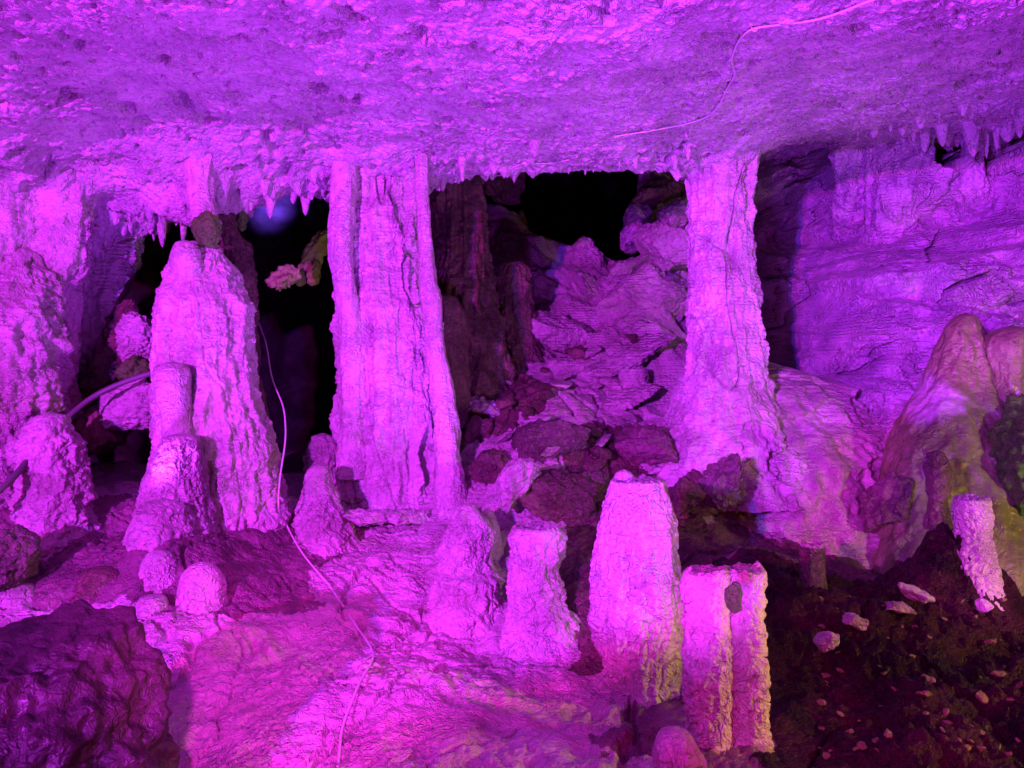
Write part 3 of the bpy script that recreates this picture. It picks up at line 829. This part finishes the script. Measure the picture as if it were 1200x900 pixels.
lz = z + 0.09 * x + 0.22 * pn(P * 1.3 + 21)
for (h, dp, sh) in ((2.62, 0.16, 0.05), (2.22, 0.10, 0.06), (1.75, 0.06, 0.05)):
    d_ = lz - h
    y -= dp * sstep(-0.45, -0.02, d_) * (1 - sstep(-0.02, sh, d_)) * (0.5 + 1.3 * np.clip(pn(P * 1.9 + h * 7) + 0.35, 0, 1))
f1, _ = worley(P * 18)
y -= 0.014 * np.clip(0.6 - f1, 0, 1)
y += 0.006 * np.sin(120 * z + 9 * pn(P * 4)) * sstep(0.0, 0.4, pn(P * 1.4 + 60) + 0.1)
y += 0.013 * micro(P, 17)
# top of the wall stops short of the ceiling over the small black gaps
pxw = 600 + x / y * F
top = np.interp(pxw, [700, 1085, 1098, 1130, 1145, 1152, 1185, 1195, 1400], [4, 4, 3.02, 2.94, 3.1, 2.93, 2.90, 3.05, 4])
back = np.clip(z - top, 0, None)
y += np.minimum(back * 6, 2.0)
w = mesh_obj('cave_wall', np.stack([x, y, z], -1), grid_faces(len(zs), len(xs)), M_WALL)
tag(w, kind='structure')
for (lab, prof, kw) in [
    ('rounded pale panel column on the ledge of the purple wall', [(1052, 150, 5.75, 30), (1052, 176, 5.72, 27), (1052, 205, 5.7, 26), (1050, 235, 5.72, 24), (1048, 270, 5.8, 24), (1048, 340, 6.2, 34)], dict(flute=.03, rough=.02)),
    ('thin crooked pillar just left of the rounded panel column', [(1026, 160, 5.8, 14), (1024, 185, 5.8, 9), (1022, 220, 5.8, 8), (1026, 250, 5.85, 11), (1030, 330, 6.2, 20)], dict(flute=.02, rough=.03)),
    ('stubby nose of flowstone hanging left of the thin crooked pillar', [(995, 150, 6.0, 26), (995, 180, 5.98, 22), (998, 215, 6.0, 19), (1002, 290, 6.4, 24)], dict(flute=.03, rough=.03, bot='cap')),
    ('knobby pillar between the two small black holes', [(1140, 150, 5.3, 14), (1140, 180, 5.3, 11), (1140, 205, 5.3, 12), (1142, 225, 5.35, 18), (1142, 300, 5.8, 34)], dict(flute=.03, rough=.03)),
]:
    o = column('wall_pillar', prof, M_WALL, n=130, m=180, seed=int(prof[0][0]) % 50, top='open', ffreq=7, **kw)
    tag(o, lab, 'pillar')

# added unseen blocker behind the viewer, shaped to shade the lower right
top = np.array([(-2.55, 1.1), (-2.35, 1.40), (-2.1, 1.52), (-1.92, 1.58), (-1.80, 1.63), (-1.68, 1.66), (-1.60, 1.80), (-1.52, 2.02), (-1.38, 2.08), (-1.15, 1.95), (0.4, 1.9), (1.2, 1.0)])
u = np.linspace(-2.55, 1.2, 240); hgt = np.interp(u, top[:, 0], top[:, 1])
ang = np.linspace(0, math.pi, 60)
prof_y = np.clip(np.cos(ang) * 1.6, -1, 1) * 0.22; prof_z = np.clip(np.sin(ang) * 1.25, 0, 1) ** 0.5
PX = np.repeat(u[:, None], 60, 1).ravel(); PY = (np.zeros(240)[:, None] + prof_y[None]).ravel() - 1.5
PZ = (-0.4 + (hgt[:, None] + 0.4) * prof_z[None]).ravel()
P = np.stack([PX, PY, PZ], -1)
P[:, 1] += 0.06 * fbm(P * 3, 4); P[:, 2] += 0.02 * fbm(P * 5 + 3, 4)
o = mesh_obj('added_rock_blocker', P, grid_faces(240, 60), M_FLOW)
tag(o, kind='structure')

# side walls out of frame and the deep back of the chamber
def side_wall(x0, x1, name='cave_wall', mat=M_FLOW, s=1):
    ys_ = np.linspace(-7, 14, 120); zs_ = np.linspace(-0.5, 6, 40)
    gy, gz = np.meshgrid(ys_, zs_)
    P = np.stack([0 * gy.ravel() + s * 9, gy.ravel(), gz.ravel()], -1)
    xx = np.interp(gy.ravel(), [-7, 3, 6, 14], [x0, x0, x1, x1]) + 0.5 * fbm(P * 0.8, 4)
    o = mesh_obj(name, np.stack([xx, gy.ravel(), gz.ravel()], -1), grid_faces(40, 120), mat)
    tag(o, kind='structure')


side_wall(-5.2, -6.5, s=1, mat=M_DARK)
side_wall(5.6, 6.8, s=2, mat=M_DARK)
gx, gz = np.meshgrid(np.linspace(-9, 9, 200), np.linspace(-0.5, 7, 90))
P = np.stack([gx.ravel(), 0 * gx.ravel(), gz.ravel()], -1)
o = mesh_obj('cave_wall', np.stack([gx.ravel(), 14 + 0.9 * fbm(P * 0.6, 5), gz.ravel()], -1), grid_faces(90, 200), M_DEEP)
tag(o, kind='structure')

# ==================================================================== BOULDERS AND RUBBLE
RK = [
    ('long dark boulder leaning up behind the front one in the rubble', 640, 524, 4.65, (.31, .22, .16), M_DARK, (0, -28, 12), 201, .1),
    ('big half-lit boulder with a dark right side above the stubby stump', 642, 580, 4.1, (.25, .2, .18), M_BROWN, (10, 18, 20), 202, .1),
    ('pale broken face of rock against the left of the big half-lit boulder', 600, 568, 4.0, (.14, .11, .15), M_FLOW, (0, 40, 10), 203, .2),
    ('dark rounded rock right of the big half-lit boulder', 690, 580, 4.3, (.17, .15, .15), M_DARK, (0, 20, 40), 204, .1),
    ('flat pale slab at the top of the rubble beside the thick column', 572, 478, 5.3, (.24, .2, .06), M_FLOW, (12, 10, 0), 205, .3),
    ('second pale slab lying lower in the rubble', 602, 512, 5.0, (.20, .18, .055), M_FLOW, (10, -18, 30), 206, .3),
    ('small brown rock wedged under the upper slab', 560, 505, 5.0, (.10, .1, .12), M_BROWN, (0, 0, 10), 207, .1),
    ('brown chunk wedged between thick column and rubble', 572, 556, 4.55, (.12, .12, .14), M_BROWN, (0, 30, 10), 208, .1),
    ('dark brown chunk in the shade on the rubble', 626, 487, 5.3, (.16, .12, .07), M_BROWN, (0, -10, 10), 209, .2),
    ('brown slab lying on the bright part of the rubble', 590, 540, 4.75, (.14, .12, .05), M_BROWN, (10, -12, 50), 210, .3),
    ('tilted slab below the pale stub on the slope', 722, 470, 5.5, (.34, .22, .05), M_FLOW, (8, -16, 10), 211, .3),
    ('long thin rock ledge slanting up to the slender column', 742, 415, 6.0, (.52, .3, .07), M_FLOW, (10, -24, 5), 212, .3),
    ('broad rounded boulder on the upper right of the back slope', 765, 350, 6.9, (.42, .35, .30), M_FLOW, (0, 10, 0), 213, .1),
    ('angular block on top of the rock pile left of the slender column', 783, 290, 6.8, (.27, .3, .25), M_FLOW, (0, -15, 20), 214, .3),
    ('pointed block at the very top of the rock pile', 790, 258, 6.9, (.18, .25, .14), M_FLOW, (0, -30, 20), 215, .3),
    ('tall narrow block bordering the black hole in the rock pile', 748, 262, 7.2, (.17, .22, .28), M_WALL, (0, 25, 10), 216, .2),
    ('dark wedge under the ceiling at the top of the rock pile', 770, 226, 7.2, (.28, .25, .12), M_BROWN, (0, -20, 0), 217, .2),
    ('low slab at the foot of the rock pile by the black hole', 735, 318, 7.0, (.24, .25, .09), M_FLOW, (0, -20, 12), 218, .3),
    ('smooth hump on the lit middle of the back slope', 690, 345, 7.3, (.40, .4, .17), M_FLOW, (0, 18, 0), 219, .1),
    ('broad lower hump of the back slope', 665, 392, 6.5, (.42, .4, .15), M_FLOW, (0, 10, 0), 220, .1),
    ('dark blocky broken stub behind the double stump', 850, 568, 4.15, (.15, .13, .17), M_DARK, (0, 6, 20), 221, .5),
    ('brown block beside the dark broken stub', 806, 575, 4.2, (.16, .13, .13), M_BROWN, (0, 8, 50), 222, .5),
    ('rounded brown mound behind the tall fat stump', 764, 525, 4.75, (.24, .22, .19), M_DIRT_SHADE, (0, 0, 0), 223, .0),
    ('rust brown mound between apron and smooth cone', 1040, 595, 4.3, (.20, .2, .19), M_DIRT_SHADE, (0, 25, 0), 224, .1),
    ('dark olive rock under the rough pale stalagmite at far left', 2, 655, 3.4, (.13, .15, .14), M_DARK, (0, 25, 0), 225, .1),
    ('broken slab lying along the bottom edge by the thin cable', 448, 893, 2.42, (.10, .06, .022), M_FLOW, (0, -20, 0), 226, .3),
    ('low shelf of rock under the foot of the thick column', 440, 606, 4.35, (.30, .18, .05), M_CALC, (0, 2, 0), 227, .3),
    ('purple stone half sunk at the foot of the knobbly stump', 1071, 697, 3.2, (.075, .06, .03), M_CALC, (0, 25, 20), 228, .2),
    ('low violet stone on the dark soil', 1050, 712, 3.1, (.07, .06, .025), M_FLOW, (0, 10, 0), 229, .2),
    ('round violet pebble below the small bright stump', 1153, 710, 3.15, (.03, .03, .03), M_CALC, (0, 0, 0), 230, .1),
    ('elongated violet stone at the centre of the dark soil', 1000, 728, 3.0, (.06, .05, .025), M_FLOW, (0, 15, 0), 231, .2),
    ('angular violet stone left of the elongated one', 972, 752, 2.9, (.05, .05, .035), M_FLOW, (0, -30, 0), 232, .2),
]
for (lab, px, py, Y, s, mat, rot, sd, bx) in RK:
    o = rock('stone' if s[0] < .08 else 'boulder', px, py, Y, s[0], s[1], s[2], mat, rot, sd, sub=6 if s[0] > .1 else 5, cuts=11, boxy=bx, fine=.018 if s[0] > .1 else .006)
    tag(o, lab, 'rock')
o = rock('boulder', 48, 900, 2.05, .31, .30, .42, M_BOULDER_SHADE, (0, 12, 0), 244, sub=7, cuts=7, boxy=.1, rough=.08, fine=.008)
tag(o, 'big dark boulder in the bottom left corner, nearest to the viewer', 'rock')
o = rock('boulder', 158, 890, 2.2, .085, .12, .19, M_BOULDER_SHADE, (0, 10, 0), 241, sub=6, cuts=8, boxy=.1, fine=.02)
tag(o, 'narrow dark rock against the right flank of the corner boulder', 'rock')


def fz(x, y):
    return float(floor_z(np.array([float(x)]), np.array([float(y)]))[0])


# loose slabs in the rubble between the two columns: individual things
sp = [rock('loose_rock', 600, 450, 5, .11, .085, .030, M_FLOW, (0, 0, 0), 320 + k, sub=4, cuts=10, boxy=.35, fine=.008) for k in range(3)]
sp += [rock('loose_rock', 600, 450, 5, .085, .07, .045, M_BROWN, (0, 0, 0), 330 + k, sub=4, cuts=10, boxy=.35, fine=.008) for k in range(2)]
rq = random.Random(12)
for i in range(44):
    x, y = rq.uniform(-0.25, 1.0), rq.uniform(4.35, 6.2)
    o = sp[i] if i < 5 else sp[i % 5].copy()
    if i >= 5: COL.objects.link(o)
    q = rq.uniform(0.45, 1.25)
    o.scale = (q, q, q)
    o.location = (x, y, fz(x, y) + rq.uniform(.0, .03))
    o.rotation_euler = (rq.uniform(-.1, .6), rq.uniform(-.6, .4), rq.uniform(0, 6.3))
    tag(o, 'small pale loose slab among the rubble between the two columns' if i % 5 < 3 else 'small brown loose chunk among the rubble between the two columns', 'rock',
        'pale slabs in the rubble' if i % 5 < 3 else 'brown chunks in the rubble')

# orange stones strewn on the soil: individual things, three shapes copied
protos = []
for k in range(4):
    protos.append(rock('orange_stone', 600, 450, 3, .024, .017, .010, M_STONE, (0, 0, 0), 300 + k, sub=4, cuts=10, boxy=.2, fine=.004))
rs = random.Random(5)
spots = [(1090, 806), (1168, 788), (1160, 757), (1150, 815), (1085, 830)]
while len(spots) < 70:
    spots.append((rs.uniform(960, 1198), rs.uniform(690, 895)))
EYE = np.array([0, 0, CZ])
for i, (px, py) in enumerate(spots):
    # walk along the sight line to the ground
    Y = 2.0
    for _ in range(400):
        p = at(px, py, Y)
        if p[2] < f_floor(p[0], p[1]): break
        Y += 0.01
    o = protos[i] if i < 4 else protos[i % 4].copy()
    if i >= 4: COL.objects.link(o)
    s = 1.15 if i < 5 else rs.uniform(0.3, 0.85)
    o.scale = (s, s, s)
    o.location = (p[0], p[1], fz(p[0], p[1]) + 0.004)
    o.rotation_euler = (rs.uniform(-.5, .5), rs.uniform(-.6, .6), rs.uniform(0, 6.3))
    tag(o, 'small orange brown stone strewn on the dark soil at the lower right', 'stone', 'orange stones on the dark soil')

# ==================================================================== STALACTITE FRINGE
zone = [(-2.55, -1.25, 60, 'small pale stalactite in the fringe above the left black openings', 'stalactites over the left openings'),
        (-0.62, 1.15, 60, 'tiny pale stalactite in the fringe above the middle dark opening', 'stalactites over the middle opening'),
        (2.35, 3.75, 75, 'short drooping stalactite hanging in front of the purple right wall', 'stalactites over the right wall')]
tp = []
for k in range(5):
    tp.append(column('stalactite', [(600, 450, 3.0, 9), (600, 458, 3.0, 6.2), (600.4, 476, 3.0, 4.6), (601, 494, 3.0, 2.4), (601, 500, 3.0, 0.4)], M_CEIL,
                     n=20, m=30, flute=.005, ffreq=30, rough=.006, rfreq=25, seed=400 + k, top='open', bot='cap'))
for me_o in tp:   # move the origin to the root of the drip
    me = me_o.data
    n_ = len(me.vertices); co = np.empty(n_ * 3, np.float32); me.vertices.foreach_get('co', co); co = co.reshape(-1, 3)
    co[:, 2] -= co[:, 2].max(); me.vertices.foreach_set('co', co.ravel()); me.update()
cnt = 0
for (xa, xb, num, lab, grp) in zone:
    for k in range(num):
        x = rs.uniform(xa, xb)
        L_ = float(lip(x))
        y = L_ - abs(rs.gauss(0.0, 0.22)) - 0.02
        if xa > 2: y = rs.uniform(4.3, 5.4)
        z = float(ceil_z(np.array([x]), np.array([y]))[0])
        if z > 3.4: continue
        o = tp[cnt] if cnt < 5 else tp[cnt % 5].copy()
        if cnt >= 5: COL.objects.link(o)
        s = min(1.3, 0.16 + rs.expovariate(3.4)) * (1.5 if xa > 2 else 1.15 if xa < -2 else (1.2 if x < -0.25 else 0.55))
        f_ = rs.uniform(0.9, 3.0) * min(1.0, .75 / s) * (1.4 if xa > 2 else 1); o.scale = (s * f_, s * f_, s * rs.uniform(.8, 1.1))
        o.location = (x, y, z + 0.02)
        o.rotation_euler = (0, 0, rs.uniform(0, 6.28))
        tag(o, lab, 'stalactite', grp)
        cnt += 1

# ==================================================================== CABLES
def ceil_pt(px, py, off=0.012):
    Y = 2.0
    for _ in range(500):
        p = at(px, py, Y)
        if p[2] > f_ceil(p[0], p[1]) - 0.02: break
        Y += 0.01
    z = float(ceil_z(np.array([p[0]]), np.array([p[1]]))[0])
    return (p[0], p[1], min(z, p[2] + .02) - off)


def floor_pt(px, py, off=0.02):
    Y = 1.9
    for _ in range(500):
        p = at(px, py, Y)
        if p[2] < f_floor(p[0], p[1]): break
        Y += 0.01
    for _ in range(12):
        d_ = p[2] - fz(p[0], p[1])
        if abs(d_) < .004: break
        Y += d_ * .8
        p = at(px, py, Y)
    return (p[0], p[1], p[2] + off)


path = [ceil_pt(*p) for p in [(1040, -8), (1000, 8), (960, 20), (910, 31), (884, 34), (868, 48), (859, 66), (860, 92), (850, 108), (842, 122), (826, 137), (800, 146), (770, 150), (720, 158)]]
root = bpy.data.objects.new('ceiling_cable', None); COL.objects.link(root); root.location = path[4]
tube('sheath', path, 0.0042, M_CABLE, wob=.003, parent=root)
for k in (4, 8, 11):
    q = path[k]
    tube('clip', [(q[0] - .012, q[1], q[2] + .012), (q[0] - .004, q[1], q[2] - .008), (q[0] + .006, q[1], q[2] - .008), (q[0] + .013, q[1], q[2] + .012)], 0.003, M_CABLE, parent=root, per=4)
tag(root, 'pale cable clipped along the upper right ceiling', 'cable')
o = tube('ceiling_cable', [ceil_pt(*p) for p in [(575, 206), (590, 196), (610, 190), (640, 192), (668, 186)]], 0.004, M_CABLE)
tag(o, 'short thin wire on the ceiling rim over the middle opening', 'cable')
cab = [at(284, 330, 5.4), at(298, 365, 5.25), (at(311, 400, 5.0)), (at(318, 440, 4.7)), (at(334, 490, 4.3)), (at(334, 520, 4.15)), (at(328, 560, 4.02)), (at(326, 590, 3.95))]
cab += [floor_pt(*p) for p in [(335, 618), (356, 655), (385, 690), (415, 735), (435, 765), (437, 775), (418, 815), (404, 850), (396, 905)]]
o = tube('floor_cable', cab, 0.0046, M_CABLE, wob=.002)
tag(o, 'thin pale cable dangling from the left opening and snaking down the floor', 'cable')
o = tube('conduit', [at(-30, 600, 3.55), at(10, 565, 3.7), at(40, 530, 3.95), at(76, 492, 4.2), at(108, 466, 4.3), at(150, 446, 4.35), at(188, 434, 4.4)], 0.016, M_PIPE)
tag(o, 'grey conduit running behind the rough left stalagmite to the cone', 'conduit')

# lit fragments inside the left chamber
o = rock('hanging_fragment', 368, 298, 6.2, .085, .05, .29, M_FLAKE, (0, 28, 0), 501, sub=5, cuts=6, fine=.015)
tag(o, 'large leaf-shaped tan fragment beside the thick column in the left opening', 'rock')
o = rock('hanging_fragment', 369, 322, 6.1, .06, .04, .11, M_FLAKE, (0, 10, 0), 502, sub=5, cuts=6, fine=.012)
tag(o, 'small tan fragment under the leaf-shaped one', 'rock')
o = rock('hanging_fragment', 332, 328, 6.0, .14, .09, .09, M_FLAKE, (0, -25, 0), 503, sub=5, cuts=9, fine=.03)
tag(o, 'crumpled gold rock glowing inside the left opening', 'rock')

# ==================================================================== LIGHTS
def lamp(kind, name, loc, target, color, energy, size=0.05, spot=None, blend=0.6):
    l = bpy.data.lights.new(name, kind)
    l.color = color; l.energy = energy
    if kind in ('POINT', 'SPOT'): l.shadow_soft_size = size
    if kind == 'SPOT':
        l.spot_size = math.radians(spot); l.spot_blend = blend
    o = bpy.data.objects.new(name, l)
    COL.objects.link(o)
    o.location = loc
    if target is not None:
        from mathutils import Vector
        d = Vector(target) - Vector(loc)
        o.rotation_euler = d.to_track_quat('-Z', 'Y').to_euler()
    return o


lamp('POINT', 'flood_magenta', (-3.26, -3.9, 2.35), None, (1.0, 0.022, 0.78), 2750, 0.05)
lamp('POINT', 'flood_violet', (-3.10, -4.02, 2.38), None, (0.14, 0.032, 1.0), 3300, 0.05)
lamp('SPOT', 'added_ceiling_fill', (0.1, 1.2, 0.5), (0.3, 3.6, 3.3), (0.42, 0.04, 1.0), 480, 0.10, 104, 0.9)  # added fill to brighten the ceiling, no fixture there
for ux, uy, uz in ((-0.47, 3.95, 0.8), (-1.75, 3.6, 0.95), (2.0, 3.9, 1.0)):
    lamp('SPOT', 'added_ceiling_fill', (ux, uy, uz), (ux * 0.95, uy + 0.25, uz + 2), (0.36, 0.04, 1.0), 80, 0.06, 130, 0.8)  # added fills to even out the far ceiling
lamp('SPOT', 'added_wall_fill', (-1.9, -1.0, 2.05), (2.9, 5.5, 2.35), (0.34, 0.035, 1.0), 1450, 0.05, 34, 0.6)  # added fill to turn the right wall violet
lamp('SPOT', 'added_floor_fill', (-0.15, -0.5, 2.0), (-0.82, 3.0, .42), (1.0, 0.036, 0.95), 620, 0.06, 23, 0.9)  # added fill to lift the corner boulder's shadow off the floor
lamp('SPOT', 'added_stump_fill', (0.8, -0.6, 1.9), (2.02, 3.4, .72), (0.75, 0.05, 1.0), 620, 0.03, 10, 0.8)  # added narrow fill for the small stump the blocker shades
lamp('SPOT', 'warm_side_lamp', (3.3, 2.0, 1.0), (1.9, 3.7, .75), (1.0, 0.66, 0.16), 90, 0.08, 112)
lamp('POINT', 'red_low_lamp', (1.5, 1.2, 0.95), None, (1.0, 0.02, 0.10), 22, 0.10)
lamp('SPOT', 'added_gold_fill', (2.0, 2.35, 0.8), (0.8, 2.5, .62), (1.0, 0.62, 0.08), 34, 0.05, 34, 0.6)  # added fill for the gold side of the double stump
lamp('POINT', 'magenta_low_lamp', (0.35, 1.3, 0.75), None, (1.0, 0.01, 0.25), 10, 0.10)
lamp('POINT', 'dim_front_fill', (0.6, -0.5, 1.9), None, (1.0, 0.22, 0.32), 2.5, 0.3)
lamp('SPOT', 'gold_spot', (-1.2, 5.2, 1.9), at(350, 305, 6.2), (1.0, 0.85, 0.45), 6, 0.03, 60)
lamp('SPOT', 'blue_spot', at(300, 300, 10.5), at(316, 243, 14), (0.2, 0.06, 1.0), 9000, 0.1, 13, 1.0)

# ==================================================================== WORLD, CAMERA
w = bpy.data.worlds.new('World')
scene.world = w
w.use_nodes = True
w.node_tree.nodes['Background'].inputs[0].default_value = (0.3, 0.02, 0.2, 1)
w.node_tree.nodes['Background'].inputs[1].default_value = 0.0

cam = bpy.data.cameras.new('Camera')
cam.sensor_width = 36; cam.lens = 27.0
cam.clip_start = 0.05; cam.clip_end = 200
co = bpy.data.objects.new('Camera', cam)
co.location = (0, 0, CZ)
co.rotation_euler = (math.radians(90), 0, 0)
COL.objects.link(co)
scene.camera = co

scene.view_settings.view_transform = 'Standard'
scene.view_settings.look = 'None'
scene.view_settings.exposure = 0.22
scene.view_settings.gamma = 1
scene.cycles.max_bounces = 5
scene.cycles.diffuse_bounces = 1
scene.cycles.use_denoising = True
scene.cycles.use_adaptive_sampling = True
scene.cycles.adaptive_threshold = 0.02
